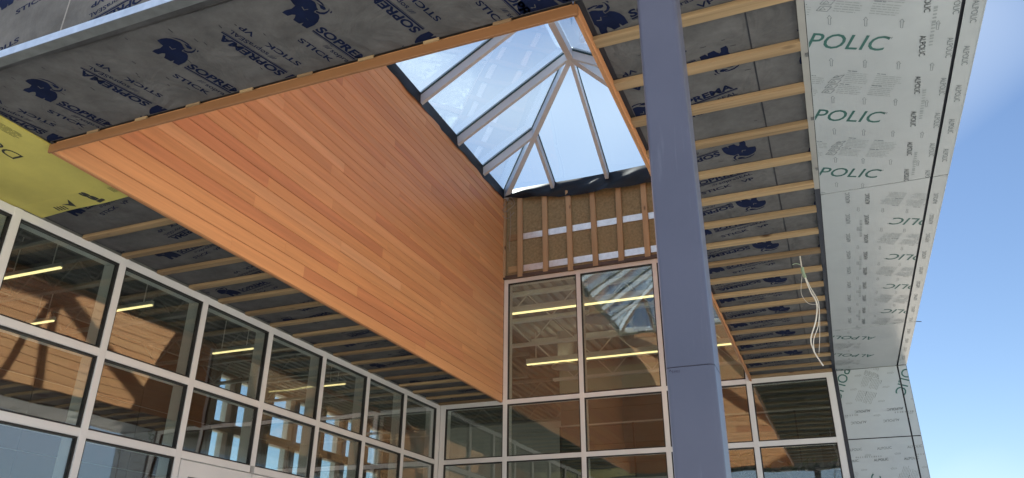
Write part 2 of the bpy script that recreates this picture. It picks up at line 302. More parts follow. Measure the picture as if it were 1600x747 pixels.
while yy < 21.9:
    for z in (.98, 2.24, 3.50):
        cut = [o for o in OPN if o[1]+.05 > yy and o[0]-.05 < yy+1.19 and o[3]+.05 > z and o[2]-.05 < z+1.24]
        pierced(X0, X0+.02, yy, yy+1.185, z, z+1.245, [(max(o[0]-.05,yy),min(o[1]+.05,yy+1.185),max(o[2]-.05,z),min(o[3]+.05,z+1.245)) for o in cut], True)
    yy += 1.2
for k in range(4):
    x = -5.42+k*2.02; MB().box(x, x+.28, Y1+.05, Y1+.3, GZ, 1.0).obj('outer_pier', 'interior_white', sh)
    if k < 3: MB().box(x+.28, x+2.02, Y1+.16, Y1+.17, GZ, 1.0).obj('fill_window', 'sky_glass', sh)  # added glazing, unseen from the camera, lets daylight into the lobby
MB().box(X0, -5.62, Y0-.3, Y0, GZ, 5.3).obj('outer_wall', 'interior_white', sh); MB().box(X0, -5.42, YB, YB+.3, GZ, 5.3).obj('outer_wall', 'interior_white', sh); MB().box(-5.5, -5.42, Y1+.3, YB, GZ, 5.3).obj('outer_wall', 'interior_white', sh)
MB().box(-5.42, X1+.03, Y1+.05, Y1+.3, 1.0, 5.3).obj('outer_wall', 'interior_white', sh)
MB().box(X1-.05, X1+.025, 10.62, Y1+.05, GZ, 5.3).obj('outer_wall', 'interior_white', sh)
MB().box(X0-.3, -5.42, Y0-.3, YB+.3, 4.86, 5.3).obj('roof_slab', 'sheathing', sh)
MB().box(-5.42, X1+.03, 10.62, Y1+.3, 4.86, 5.3).obj('roof_slab', 'sheathing', sh)
MB().box(-5.62, -5.42, Y0, 10.60, 2.68, 4.86).obj('upper_wall', 'interior_white', sh)
MB().box(-5.42, X1+.02, 10.50, 10.62, 4.66, 6.02).obj('upper_wall', 'backing', sh)
MB().box(-5.42, -4.42, 10.50, 10.62, 2.68, 4.66).obj('upper_wall', 'interior_white', sh)
MB().box(-.80, X1+.02, 10.50, 10.62, 2.68, 4.66).obj('upper_wall', 'interior_white', sh)
struct(MB().box(X0, X1, Y0, YB, GZ-.015, GZ+.005).obj('floor', 'floor_grey'))
# corrugated metal deck under the roof, ribs along Y
def deck(x0, x1, y0, y1):
    m = MB(); x = x0; pr = []
    while x < x1:
        pr += [(x,4.78),(x+.085,4.78),(x+.11,4.84),(x+.175,4.84)]; x += .20
    n = len(pr); m.add([(a,y0,c) for a,c in pr]+[(a,y1,c) for a,c in pr], [(i,i+1,i+1+n,i+n) for i in range(n-1)]); return m
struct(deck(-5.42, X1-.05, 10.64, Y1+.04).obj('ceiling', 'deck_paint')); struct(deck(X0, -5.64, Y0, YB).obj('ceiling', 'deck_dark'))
# back wall of the lobby: a pale bulkhead over dark horizontal siding boards
w = thing('lobby_wall', 'dark green horizontally boarded wall at the back of the lobby', 'wall', (-6, Y1, GZ))
MB().box(-5.40, X1-.05, Y1-.10, Y1+.05, 4.12, 4.62).obj('bulkhead', 'wall_pale', w)
MB().box(-5.40, X1-.05, Y1-.02, Y1+.05, 1.0, 4.12).obj('backing', 'backing', w)
for i in range(14):
    z = 1.02+i*.387
    if z+.38 < 4.12: MB().cbox(-5.40, X1-.05, Y1-.055, Y1-.02, z, z+.379, 0, .008).obj('siding_board', 'wall_green', w)
# roof joists
def joist(y, x0, x1, lab):
    t = thing('roof_joist', lab, 'joist', (x0, y, 4.1), 'open web joists inside the lobby')
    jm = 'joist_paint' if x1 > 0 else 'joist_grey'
    MB().box(x0, x1, y-.05, y+.05, 4.70, 4.76).obj('top_chord', jm, t); MB().box(x0, x1, y-.05, y+.05, 4.22, 4.27).obj('bottom_chord', jm, t)
    pts = []; x = x0+.05; k = 0
    while x < x1: pts.append((x, y, 4.705 if k % 2 == 0 else 4.265)); x += .42; k += 1
    MB().tube(pts, .017, 5).obj('web', jm, t)
for y, n_ in ((11.6, 'nearest'), (12.9, 'second'), (14.2, 'third'), (15.5, 'farthest')): joist(y, -5.3, .9, n_+' white open web joist seen up through the tall panes')
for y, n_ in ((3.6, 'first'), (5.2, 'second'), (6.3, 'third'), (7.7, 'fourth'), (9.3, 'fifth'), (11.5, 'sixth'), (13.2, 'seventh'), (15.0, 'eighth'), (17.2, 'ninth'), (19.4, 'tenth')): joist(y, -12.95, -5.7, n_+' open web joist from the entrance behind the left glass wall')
# strip lights
def strip_light(x0, x1, y, label, z=4.15):
    t = thing('strip_light', label, 'light', ((x0+x1)/2, y, z), 'glowing linear lights inside the lobby')
    MB().box(x0, x1, y-.026, y+.026, z+.012, z+.07).obj('housing', 'joist_paint', t); MB().box(x0+.01, x1-.01, y-.019, y+.019, z-.01, z+.012).obj('diffuser', 'lamp', t)
    if x1 > -5: MB().box(x0+.02, x1-.02, y-.02, y+.02, z+.0705, z+.076).obj('deck_fill_face', 'deck_fill', t)  # added glowing face hidden on top of the housing, brightens the deck
    if x1 > -5:
        for q in (-.031, .025): MB().box(x0, x1, y+q, y+q+.006, z+.065, z+.11).obj('side_flange', 'joist_paint', t)  # added sides that hide the fill glow from below
    for x in (x0+.2, x1-.2): MB().box(x-.006, x+.006, y-.006, y+.006, z+.077, 4.8).obj('hanger', 'joist_paint', t)
strip_light(-5.3, .7, 10.97, 'long yellow strip light highest behind the tall panes')
strip_light(-5.3, .7, 13.87, 'long yellow strip light lower behind the tall panes')
strip_light(-10.8, -9.62, 6.9, 'yellow strip light in the leftmost upper pane of the left glazing')
strip_light(-10.8, -9.60, 8.55, 'yellow strip light in the second upper pane of the left glazing')
strip_light(-12.4, -11.75, 8.55, 'short yellow strip light over the sunlit reflection in the left glazing')
strip_light(-10.6, -9.62, 11.05, 'yellow strip light in the third upper pane of the left glazing')
strip_light(-10.1, -9.50, 13.9, 'small far yellow strip light in the left glazing')
# round ceiling diffusers on duct drops
def diffuser(x, y, z, label):
    t = thing('air_diffuser', label, 'air vent', (x, y, z), 'round air diffusers in the lobby')
    MB().tube([(x,y,z+.06),(x,y,4.8)], .17, 16).obj('duct', 'deck_paint', t)
    for r0, r1, dz in ((.30,.23,0),(.21,.15,.015),(.13,.05,.03)):
        m = MB(); n = 24
        m.add([(x+r*math.cos(2*math.pi*k/n), y+r*math.sin(2*math.pi*k/n), z+h) for r, h in ((r0,dz),(r1,dz+.05),(r1-.012,dz+.05),(r0-.004,dz-.008)) for k in range(n)],
              [(a*n+k,a*n+(k+1)%n,((a+1)%4)*n+(k+1)%n,((a+1)%4)*n+k) for a in range(4) for k in range(n)]); m.obj('cone', 'deck_paint', t)
diffuser(-3.1, 11.4, 4.05, 'round air diffuser near the upper strip light'); diffuser(-2.75, 13.0, 4.1, 'round air diffuser on a duct drop by the column'); diffuser(-4.55, 14.1, 4.1, 'round air diffuser behind the left tall pane')
# lobby furniture low behind the glass
t = thing('wall_screen', 'dark flat screen hung high at the right of the lobby', 'screen', (.35, 15.9, 2.3)); MB().box(-.15, .80, 15.9, 15.95, 2.2, 2.85).obj('panel', 'desk_dark', t); MB().box(.28, .38, 15.95, 16.25, 2.45, 2.6).obj('bracket', 'galv_dull', t)
t = thing('handrail', 'thin pale rail crossing the lobby behind the glass', 'railing', (-2, 15.0, GZ))
for z in (2.05, 3.12): MB().box(-5.2, .85, 14.98, 15.02, z, z+.025).obj('rail', 'interior_white', t)
for x in (-5, -3.5, -2, -.5, .8): MB().box(x-.015, x+.015, 14.985, 15.015, GZ, 3.12).obj('post', 'desk_dark', t)
def potted_tree(x, y, h, label):
    t = thing('potted_tree', label, 'plant', (x, y, GZ), 'indoor trees in the lobby')
    m = MB(); n = 16; m.add([(x+r*math.cos(2*math.pi*k/n), y+r*math.sin(2*math.pi*k/n), GZ+z) for r, z in ((.22,.01),(.32,.6),(.28,.6),(.26,.5)) for k in range(n)], [(a*n+k,a*n+(k+1)%n,(a+1)*n+(k+1)%n,(a+1)*n+k) for a in range(3) for k in range(n)]+[tuple(range(n)),tuple(range(4*n-1,3*n-1,-1))]); m.obj('pot', 'pot', t)
    MB().tube([(x,y,GZ+.45),(x+.05,y,GZ+h*.5),(x+.02,y+.04,GZ+h*.85)], lambda s: .05-.03*s, 7).obj('trunk', 'bark', t)
    m = MB(); rnd = random.Random(int(x*10))
    for k in range(420):
        c = Vector((x+rnd.gauss(0,.28), y+rnd.gauss(0,.28), GZ+h*(.72+.28*rnd.random()))); d = Vector((rnd.gauss(0,1),rnd.gauss(0,1),rnd.gauss(-.2,.6))).normalized(); s = d.cross(Vector((rnd.random(),rnd.random(),1))).normalized()*.05
        m.add([c, c+d*.12+s, c+d*.28, c+d*.12-s], [(0,1,2,3)])
    m.obj('crown', 'leaf', t)
potted_tree(-1.6, 13.2, 3.7, 'tall leafy potted tree low behind the middle pane'); potted_tree(-.35, 14.2, 3.6, 'tall leafy potted tree low behind the right pane')
t = thing('counter', 'dark reception counter with pale top behind the right pane', 'counter', (-.2, 12.4, GZ)); MB().box(-1.2, .7, 12.2, 12.8, GZ, -.5).obj('body', 'desk_dark', t); MB().box(-1.25, .75, 12.15, 12.85, -.5, -.45).obj('top', 'interior_white', t)

# ================================================================== curtain walls
FACE_Y, FACE_X = 10.452, -5.395
def ring(m, plane, c, a0, a1, b0, b1, t, d0, d1):
    for (p0,p1,q0,q1) in ((a0,a1,b0,b0+t),(a0,a1,b1-t,b1),(a0,a0+t,b0+t,b1-t),(a1-t,a1,b0+t,b1-t)):
        if plane == 'y': m.box(p0,p1,d0,d1,q0,q1)
        else: m.box(d0,d1,p0,p1,q0,q1)
def pane(parent, plane, a0, a1, b0, b1):
    rnd = random.Random(int(a0*100)+int(b0*977)); tilt = R(0.2)
    ca, cb = (a0+a1)/2, (b0+b1)/2; e = .004
    if plane == 'y':
        loc = (ca, FACE_Y+.034, cb); p = MB().box(a0+e,a1-e,FACE_Y+.030,FACE_Y+.038,b0+e,b1-e).obj('pane', 'glass', parent, loc=loc); p.rotation_euler = (rnd.uniform(-tilt,tilt),0,rnd.uniform(-tilt,tilt))
    else:
        loc = (FACE_X-.034, ca, cb); p = MB().box(FACE_X-.038,FACE_X-.030,a0+e,a1-e,b0+e,b1-e).obj('pane', 'glass', parent, loc=loc); p.rotation_euler = (0,rnd.uniform(-tilt,tilt),rnd.uniform(-tilt,tilt))
    m = MB()
    if plane == 'y': ring(m, 'y', 0, a0, a1, b0, b1, .014, FACE_Y+.012, FACE_Y+.052)
    else: ring(m, 'x', 0, a0, a1, b0, b1, .014, FACE_X-.052, FACE_X-.012)
    gk = m.obj('gasket', 'gasket', p); 
HW = .033
def mull_y(parent, x, z0, z1, w=HW): MB().cbox(x-w, x+w, FACE_Y, FACE_Y+.19, z0, z1, 2, .003).obj('mullion', 'frame', parent)
def tran_y(parent, x0, x1, z, w=HW): MB().cbox(x0, x1, FACE_Y+.002, FACE_Y+.16, z-w, z+w, 0, .003).obj('transom', 'frame', parent)
cw = thing('curtain_wall', 'beige framed glass wall at the back of the entrance below the skylight', 'glass wall', (-2.6, FACE_Y, GZ))
XS = [-5.345, -4.335, -3.155, -1.985, -.862, .135]
TOP, SOF, T1, T2 = 4.50, 2.600, 1.785, 1.14
mull_y(cw, XS[0], GZ, SOF+HW, .04); mull_y(cw, XS[1], GZ, TOP+HW); mull_y(cw, XS[2], GZ, TOP+HW); mull_y(cw, XS[3], GZ, TOP+HW); mull_y(cw, XS[4], GZ, TOP+HW); mull_y(cw, XS[5], GZ, SOF+HW, .04)
for i in range(5):
    a, c = XS[i]+(HW if i else .04), XS[i+1]-(HW if i < 4 else .04)
    rows = [GZ+.10, -.35, T2, T1, SOF]
    if 1 <= i <= 3: rows.append(TOP)
    for z in rows: tran_y(cw, a, c, z)
    for lo, hi in zip(rows[:-1], rows[1:]): pane(cw, 'y', a, c, lo+HW, hi-HW)
lw = thing('curtain_wall', 'beige framed glass wall along the left side under the low soffit', 'glass wall', (FACE_X, 6.5, GZ))
YS = [2.40, 3.42, 4.42, 5.43, 6.43, 7.43, 8.42, 9.40, 10.395]
def mull_x(y, z0, z1, w=HW): MB().cbox(FACE_X-.19, FACE_X, y-w, y+w, z0, z1, 2, .003).obj('mullion', 'frame', lw)
def tran_x(y0, y1, z, w=HW): MB().cbox(FACE_X-.16, FACE_X-.002, y0, y1, z-w, z+w, 1, .003).obj('transom', 'frame', lw)
for i, y in enumerate(YS): mull_x(y, GZ if i != 4 else T2+HW, SOF+HW, .04 if i == 8 else HW)
for i in range(8):
    a, c = YS[i]+HW, YS[i+1]-(HW if i < 7 else .04)
    rows = [T2, T1, SOF] if i in (3, 4) else [GZ+.10, -.35, T2, T1, SOF]
    for z in rows: tran_x(a, c, z)
    for lo, hi in zip(rows[:-1], rows[1:]): pane(lw, 'x', a, c, lo+HW, hi-HW)
# corner post closing the two walls
MB().cbox(FACE_X-.19, FACE_X-.001, 10.437, 10.64, GZ, SOF+HW, 2, .004).obj('corner_post', 'frame', lw)
# double door under the left wall's transom
dw = thing('entrance_door', 'beige framed double glass door in the left glass wall', 'door', (FACE_X, 6.43, GZ))
for k, (a, c) in enumerate(((5.47, 6.425), (6.435, 7.39))):
    lf = MB(); z1 = 1.095
    lf.box(FACE_X-.05, FACE_X+.004, a, a+.11, GZ+.02, z1); lf.box(FACE_X-.05, FACE_X+.004, c-.11, c, GZ+.02, z1); lf.box(FACE_X-.05, FACE_X+.004, a+.11, c-.11, z1-.13, z1); lf.box(FACE_X-.05, FACE_X+.004, a+.11, c-.11, GZ+.02, GZ+.27)
    d = lf.obj('door_leaf', 'frame', dw); MB().box(FACE_X-.026, FACE_X-.018, a+.11, c-.11, GZ+.27, z1-.13).obj('pane', 'glass', d)
    hy = c-.055 if k == 0 else a+.055
    MB().tube([(FACE_X+.004,hy,-.9),(FACE_X+.07,hy,-.9),(FACE_X+.07,hy,-.1),(FACE_X+.004,hy,-.1)], .014, 8).obj('handle', 'galvanised', d)

# ================================================================== canopy: roof mass, fascia and soffits
XC, XR, YN = -4.372, -0.852, 2.889        # light well: left, right and near faces
ZM, ZB, ZC = 2.660, 2.626, 2.598          # membrane, batten underside, cedar lower edge
cp = thing('canopy', 'flat canopy roof carrying the soffits and the skylight well', 'canopy', (-2, 6, 2.7))
MB().box(-6.2, 1.03, 2.085, 2.80, ZM+.006, 4.2).obj('roof_mass', 'sheathing', cp)
MB().box(-.78, 1.03, 2.80, 10.50, ZM+.006, 4.2).obj('roof_mass', 'sheathing', cp)
MB().box(-5.42, -4.45, 2.80, 10.50, ZM+.006, 4.2).obj('roof_mass', 'sheathing', cp)
MB().box(-6.2, 1.03, 2.06, 2.0855, 4.15, 4.3).obj('roof_edge', 'galv_dull', cp)
def sheet(name, parent, x0, x1, y0, y1, z, mat, t=.005): return MB().box(x0, x1, y0, y1, z, z+t).obj(name, mat, parent)
def down(z): return lambda a, b_, l: (a, b_, z-.0014-.0008*l)
A15 = R(14.6)
E_U = (math.sin(A15), math.cos(A15)); E_V = (math.cos(A15), -math.sin(A15))                 # print of the near strip
F_U = (math.cos(A15), -math.sin(A15)); F_V = (-math.sin(A15), -math.cos(A15))               # print of the side strips

# --- near strip
s1 = thing('soffit', 'dark printed membrane soffit across the near edge of the canopy', 'soffit', (-1.8, 2.5, ZM))
s1a = sheet('membrane_sheet', s1, -4.40, 1.02, 2.20, 2.846, ZM, 'membrane')
s1b = sheet('membrane_sheet', s1, -6.1, 1.02, 2.126, 2.198, ZM-.004, 'membrane')
navy, grey = Print(down(ZM)), Print(down(ZM))
for O in ((-3.987,2.548),(-3.011,2.552),(-2.165,2.556),(-1.173,2.64),(-4.95,2.55)): brand_unit(navy, grey, O, E_U, E_V)
for O in ((-3.44,2.752),(-2.50,2.80),(-1.617,2.757),(-4.30,2.75)): brand_unit(navy, grey, O, E_U, E_V, -1)
brand_unit(navy, grey, (-.88, 2.875), (0.974,-0.225), (-0.225,-0.974), 1); brand_unit(navy, grey, (-.52, 2.70), (0.974,-0.225), (-0.225,-0.974), -1)
navy.build('lettering', 'navy_print', s1a, -4.395, 1.0, 2.21, 2.84); grey.build('emblem_detail', 'membrane', s1a, -4.395, 1.0, 2.21, 2.84)
k = 0
while -4.018+k*.4 < -.9:
    x = -4.018+k*.4; MB().box(x-.05, x+.05+random.uniform(-.01,.01), 2.842, 2.851, ZM-.017, ZM-.0005).obj('shim', 'pine_x', s1); k += 1
for x in (-4.35,-3.95,-3.54,-3.03,-2.76,-2.36,-1.96,-1.56,-1.16): MB().box(x-.04, x+.04, 2.128, 2.142, ZM-.020, ZM-.0045).obj('shim', 'pine_x', s1)
# folded lap standing off the sheet near the front edge
m = MB(); n = 60
for i in range(n+1):
    x = -4.4+5.3*i/n; d = .008+.007*math.sin(x*2.3)+.004*math.sin(x*7.1)
    m.v += [(x,2.195+.012*math.sin(x*1.7),ZM-.006-d),(x,2.222+.010*math.sin(x*1.3+1),ZM-.001)]
m.f = [(2*i,2*i+1,2*i+3,2*i+2) for i in range(n)]
m.obj('lap_fold', 'membrane', s1, True)

# --- front fascia with its galvanised drip edge
fa = thing('fascia', 'grey blue printed membrane on the canopy front above the metal edge', 'fascia', (-2, 2.08, 2.65))
fs = MB().box(-6.2, 1.03, 2.0772, 2.0848, 2.64, 4.15).obj('membrane_sheet', 'membrane', fa)
MB().box(-3.395, -3.385, 2.0755, 2.0773, 2.645, 4.15).obj('lap_seam', 'sheathing', fa)
fp = lambda a, b_, l: (a, 2.0758-.0008*l, b_)
navy, grey = Print(fp), Print(fp); FU = (math.cos(A15), math.sin(A15)); FV = (-math.sin(A15), math.cos(A15))
for O in ((-3.85,3.02),(-2.45,2.98),(-4.8,3.0)): brand_unit(navy, grey, O, FU, FV)
for O in ((-3.68,2.60),(-2.80,2.76),(-1.9,2.7),(-3.0,3.35)): brand_unit(navy, grey, O, FU, FV, -1)
navy.build('lettering', 'navy_print', fs, -6, 1, 2.655, 4.1); grey.build('emblem_detail', 'membrane', fs, -6, 1, 2.655, 4.1)
de = thing('drip_edge', 'bright galvanised metal angle along the canopy front edge', 'flashing', (-2, 2.07, 2.6))
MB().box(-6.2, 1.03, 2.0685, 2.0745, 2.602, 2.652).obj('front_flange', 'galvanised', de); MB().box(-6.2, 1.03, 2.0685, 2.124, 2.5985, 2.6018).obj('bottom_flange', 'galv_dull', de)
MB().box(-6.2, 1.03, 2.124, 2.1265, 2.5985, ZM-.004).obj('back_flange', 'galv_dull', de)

# --- left strip: printed membrane with battens, yellow board near the front
s2 = thing('soffit', 'dark printed membrane soffit with battens between cedar wall and left glass', 'soffit', (-4.9, 7, ZM))
s2a = sheet('membrane_sheet', s2, FACE_X-.02, -4.39, 2.85, 10.46, ZM, 'membrane')
navy, grey = Print(down(ZM)), Print(down(ZM))
k = 0; y = 3.55
while y < 10.4:
    brand_unit(navy, grey, (-4.98+.07*math.sin(k*2.1), y+.10), F_U, F_V); brand_unit(navy, grey, (-4.42+.05*math.sin(k*1.3), y-.32), F_U, F_V, -1)
    brand_unit(navy, grey, (-5.75, y-.02), F_U, F_V); y += .93; k += 1
navy.build('lettering', 'navy_print', s2a, FACE_X, -4.40, 2.86, 10.44); grey.build('emblem_detail', 'membrane', s2a, FACE_X, -4.40, 2.86, 10.44)
def batten(src, parent, y, x0, x1):
    w2 = .0355+random.uniform(-.0025,.0025); dz = random.uniform(0,.003); sk = random.uniform(-.006,.006)
    m = MB().cbox(x0, x1, y-w2, y+w2, ZB+dz, ZM-.0016, 0, .003); m.v = [(a, b_+sk*(a-x0)/(x1-x0), c) for a, b_, c in m.v]
    return m.obj('batten', 'pine_x', parent)
for i in range(17):
    y = 4.01+i*.40
    if y < 10.42: batten(None, s2, y, FACE_X+.0, -4.392)
yb = thing('sheathing_board', 'yellow faced sheathing board at the near left soffit corner', 'board', (-4.9, 3, ZM))
yb1 = MB().box(-6.1, -4.402, 2.20, 3.40, ZM-.020, ZM-.006).obj('board', 'yellow_board', yb)
m = MB(); n = 24   # the board's far edge is torn slightly askew
for i in range(n+1):
    x = -5.40+1.0*i/n; yv = 3.60-.02*i/n+.006*math.sin(x*9); m.v += [(x,3.40,ZM-.020),(x,yv,ZM-.019),(x,yv,ZM-.004),(x,3.40,ZM-.006)]
for i in range(n):
    for a, c in ((0,1),(1,2),(2,3)): m.f.append((4*i+a,4*i+c,4*i+4+c,4*i+4+a))
m.obj('board_edge', 'yellow_board', yb)
blk, olv = Print(down(ZM-.020)), Print(down(ZM-.020))
YU = (0.05, -1.0); YV = (-1.0, -.05)
blk.put(text2d('DensGlass', .095, .78, .0), (-4.69, 2.895), YU, YV)
blk.put(text2d('ssi', .075, .17, .05), (-4.79, 3.41), (.22, .97), (.97, -.22))
blk.put(poly2d([(0,0),(.10,0),(.05,.11),(.05,.03)]), (-5.05, 3.49), (.72, .69), (.69,-.72))
for k in range(4): blk.put(rect2d(k*.028, 0, k*.028+.014, .06), (-5.16, 3.56), (.98, .1), (.1,-.98))
for r in range(6):
    u = 0
    while u < .42:
        wd = random.uniform(.02,.06); olv.put(rect2d(u, -r*.013, u+wd, -r*.013+.006), (-4.46, 2.28), (0, 1), (1, 0)); u += wd+.008
for r in range(5): olv.put(rect2d(0, -r*.016, .07, -r*.016+.007), (-4.46, 3.42), (0, 1), (1, 0))
blk.build('lettering', 'black_print', yb1, -6, -4.41, 2.21, 3.575); olv.build('fine_print', 'olive_print', yb1, -6, -4.41, 2.21, 3.575)

# --- right strip
s3 = thing('soffit', 'grey printed membrane soffit with many battens right of the skylight well', 'soffit', (-.3, 6.5, ZM))
s3a = sheet('membrane_sheet', s3, -.795, -.066, 2.85, 10.46, ZM, 'membrane'); s3b = sheet('membrane_sheet', s3, -.062, .20, 2.85, 10.46, ZM-.001, 'membrane')
MB().box(-.068, -.060, 2.85, 10.46, ZM-.0016, ZM+.004).obj('seam', 'joint_dark', s3)
n1, g1 = Print(down(ZM)), Print(down(ZM)); n2, g2 = Print(down(ZM-.001)), Print(down(ZM-.001))
ups = [3.08, 3.98, 4.98, 5.78, 6.60, 7.42, 8.25, 9.08, 9.9]
for i, y in enumerate(ups):
    brand_unit(n1, g1, (-.60+.015*math.sin(i*2.4), y), F_U, F_V); yr = y-.50 if i else y-.30
    brand_unit(n1, g1, (-.38+.02*math.sin(i*1.7), y-.46), F_U, F_V, -1)
    brand_unit(n2, g2, (.40, y-.18), F_U, F_V); brand_unit(n2, g2, (.58, y+.28), F_U, F_V, -1)
n1.build('lettering', 'navy_print', s3a, -.79, -.070, 2.86, 10.44); g1.build('emblem_detail', 'membrane', s3a, -.79, -.070, 2.86, 10.44)
n2.build('lettering', 'navy_print', s3b, -.058, .19, 2.86, 10.44); g2.build('emblem_detail', 'membrane', s3b, -.058, .19, 2.86, 10.44)
MB().box(-.832, -.795, 2.85, 10.46, ZM-.002, ZM+.004).obj('gap_liner', 'joint_dark', s3)
for i in range(19):
    y = 3.165+i*.4055
    if y < 10.42: batten(None, s3, y, -.830, .176)
batten(None, s3, 10.42, -.830, .176)
# a few staple marks and loose threads on the membrane
m = MB()
for i in range(46):
    x, y = random.uniform(-.75,-.1), random.uniform(2.9,6.6); l = random.uniform(.015,.035); m.box(x, x+l, y, y+.003, ZM-.0018, ZM-.0008)
m.obj('staple_marks', 'joint_dark', s3)['kind'] = 'stuff'
m = MB()
for i in range(40):
    x, y = random.uniform(-4.3,-.9), random.uniform(2.23,2.8); l = random.uniform(.015,.03); m.box(x, x+.003, y, y+l, ZM-.0018, ZM-.0008)
m.obj('staple_marks', 'joint_dark', s1)['kind'] = 'stuff'

# --- metal panels in printed protective film: soffit edge and wall return
XP, XJ0, XJ1, XO, ZP = .2145, .922, .940, 1.030, 2.637
mp_ = thing('metal_panel_soffit', 'pale film covered metal panels along the right canopy edge', 'panel', (.6, 6.2, ZP))
MB().box(.180, 1.028, 2.075, 10.50, ZP+.012, ZP+.030).obj('joint_backing', 'joint_dark', mp_)
def arrow2d():
    t = .0022; w_ = .011; hl = .022; Ln = .072
    segs = [((-w_/2,0),(-w_/2,Ln-hl)),((w_/2,0),(w_/2,Ln-hl)),((-w_/2,0),(w_/2,0)),((-w_,Ln-hl),(0,Ln)),((w_,Ln-hl),(0,Ln)),((-w_,Ln-hl),(-w_/2,Ln-hl)),((w_/2,Ln-hl),(w_,Ln-hl))]
    vs, fs = [], []
    for p, q in segs:
        d = (Vector(q)-Vector(p)).normalized(); n_ = Vector((-d.y,d.x))*t/2; k = len(vs)
        vs += [tuple(Vector(p)-n_),tuple(Vector(q)-n_),tuple(Vector(q)+n_),tuple(Vector(p)+n_)]; fs.append((k,k+1,k+2,k+3))
    return vs, fs
ARW = arrow2d()
BU = (.905, .425); BV = (.345, -.925)
def outline(pts, t=.003):
    vs, fs = [], []
    for i in range(len(pts)):
        p, q = Vector(pts[i]), Vector(pts[(i+1)%len(pts)]); d = (q-p).normalized(); n_ = Vector((-d.y,d.x))*t/2; k = len(vs)
        vs += [tuple(p-n_),tuple(q-n_),tuple(q+n_),tuple(p+n_)]; fs.append((k,k+1,k+2,k+3))
    return vs, fs
def film_unit(big, small, pale, mapf, k, P=.733):
    """one repeat of the film print; coordinates of the first panel, moved by k periods in b"""
    class W:
        def __init__(s, pr): s.pr = pr
        def put(s, sh, O, eu, ev, layer=0):
            pts = [mapf(O[0]+u*eu[0]+v*ev[0], O[1]+k*P+u*eu[1]+v*ev[1]) for u, v in sh[0]]
            s.pr.m.add([(a, c, layer) for a, c in pts], sh[1])
    big, small, pale = W(big), W(small), W(pale)
    O = (.205, 3.600)
    big.put(text2d('POLIC', .118, .41, .004), O, BU, BV); big.put(text2d('AL', .118, .155, .004), (.040, 3.522), BU, BV)
    small.put(text2d('TM', .018, .035), (.585, 3.675), BU, BV)
    for r in range(2):
        for c in range(4):
            x = .323+.169*c; small.put(ARW, (x, 3.453+.362*r+(x-.323)*.474), (1, .474), (0, -1))
    rnd = random.Random(k+50)
    for (bx, by, wd, n_) in ((.405,3.895,.145,7),(.555,3.982,.165,7),(.362,4.005,.145,6),(.528,4.088,.155,6),(.215,3.865,.09,5),(.205,3.985,.055,5)):
        for r in range(n_):
            u = 0; end = wd*(rnd.uniform(.3,.45) if r == 0 else rnd.uniform(.8,1.0))
            while u < end:
                l = rnd.uniform(.012,.04); pale_or = small if r == 0 else pale
                pale_or.put(rect2d(u, 0, min(u+l,end), .0055), (bx-.0045*r, by+.0165*r), (.88,.475), (.2,-.98)); u += l+.005
    for r in range(4):
        q = [(0,0),(.055,0),(.072,.036),(.017,.036)] if r else [(.01,0),(.055,0),(.072,.036)]
        ox, oy = (.318-.018*r, 3.925+.043*r); small.put(outline(q), (ox, oy), (.88,.475), (.2,-.98)); small.put(outline([(.015,.006),(.03,.028),(.045,.012)], .0025), (ox, oy), (.88,.475), (.2,-.98))
    for (x, yo) in ((.752,3.718),(.885,3.784),(.62,3.66) if False else (.752,3.718)):
        for r in range(2): small.put(text2d('ALPOLIC', .030, .180), (x, yo+.3665*r), (.03,1), (1,.03))
    for r in range(12): pale.put(rect2d(0, 0, .012 if r % 4 else .02, .018), (.800, 3.50+r*.028), (.03,1), (1,.03))
def film_panel(parent, name, box, p3, clip, unit_maps, mat, strip=None):
    pn = MB().box(*box).obj(name, mat, parent)
    big, small, pale = Print(p3), Print(p3), Print(p3)
    for mf, ks in unit_maps:
        for k in ks: film_unit(big, small, pale, mf, k)
    if strip:
        for O, eu, ev in strip: small.put(text2d('ALPOLIC', .030, .178), O, eu, ev)
    big.build('large_lettering', 'green_print', pn, *clip); small.build('lettering', 'grey_print', pn, *clip); pale.build('fine_print', 'pale_print', pn, *clip)
    return pn
dn = down(ZP)
ident = lambda a, c: (a, c)
rot2 = lambda a, c: (1.295-a, 9.73-c)
rot3 = lambda a, c: (.70-a+.0, 12.62-c)
YJ1, YJ2 = 5.370, 8.690
yend = 10.448
film_panel(mp_, 'panel', (XP, XJ0, 2.08, YJ1-.005, ZP, ZP+.004), dn, (XP+.004, XJ0-.002, 2.085, YJ1-.007), [(ident, range(-2, 3))], 'film')
film_panel(mp_, 'panel', (XP, XJ0, YJ1+.005, YJ2-.0035, ZP, ZP+.004), dn, (XP+.004, XJ0-.002, YJ1+.007, YJ2-.006), [(rot2, range(-7, 1))], 'film')
film_panel(mp_, 'panel', (XP, XJ0, YJ2+.0035, yend, ZP, ZP+.004), dn, (XP+.004, XJ0-.002, YJ2+.006, yend-.002), [(rot3, range(-3, 2))], 'film')
st = [((.972, 3.523+.3665*k), (.03,1), (1,.03)) for k in range(-4, 6)]
film_panel(mp_, 'edge_panel', (XJ1, XO, 2.08, YJ1-.005, ZP, ZP+.004), dn, (XJ1, XO-.002, 2.085, YJ1-.007), [], 'film', st)
film_panel(mp_, 'edge_panel', (XJ1, XO, YJ1+.005, YJ2-.0035, ZP, ZP+.004), dn, (XJ1, XO-.002, YJ1+.007, YJ2-.006), [], 'film', [((1.0, 5.815+.362*k), (-.03,-1), (-1,.03)) for k in range(0, 9)])
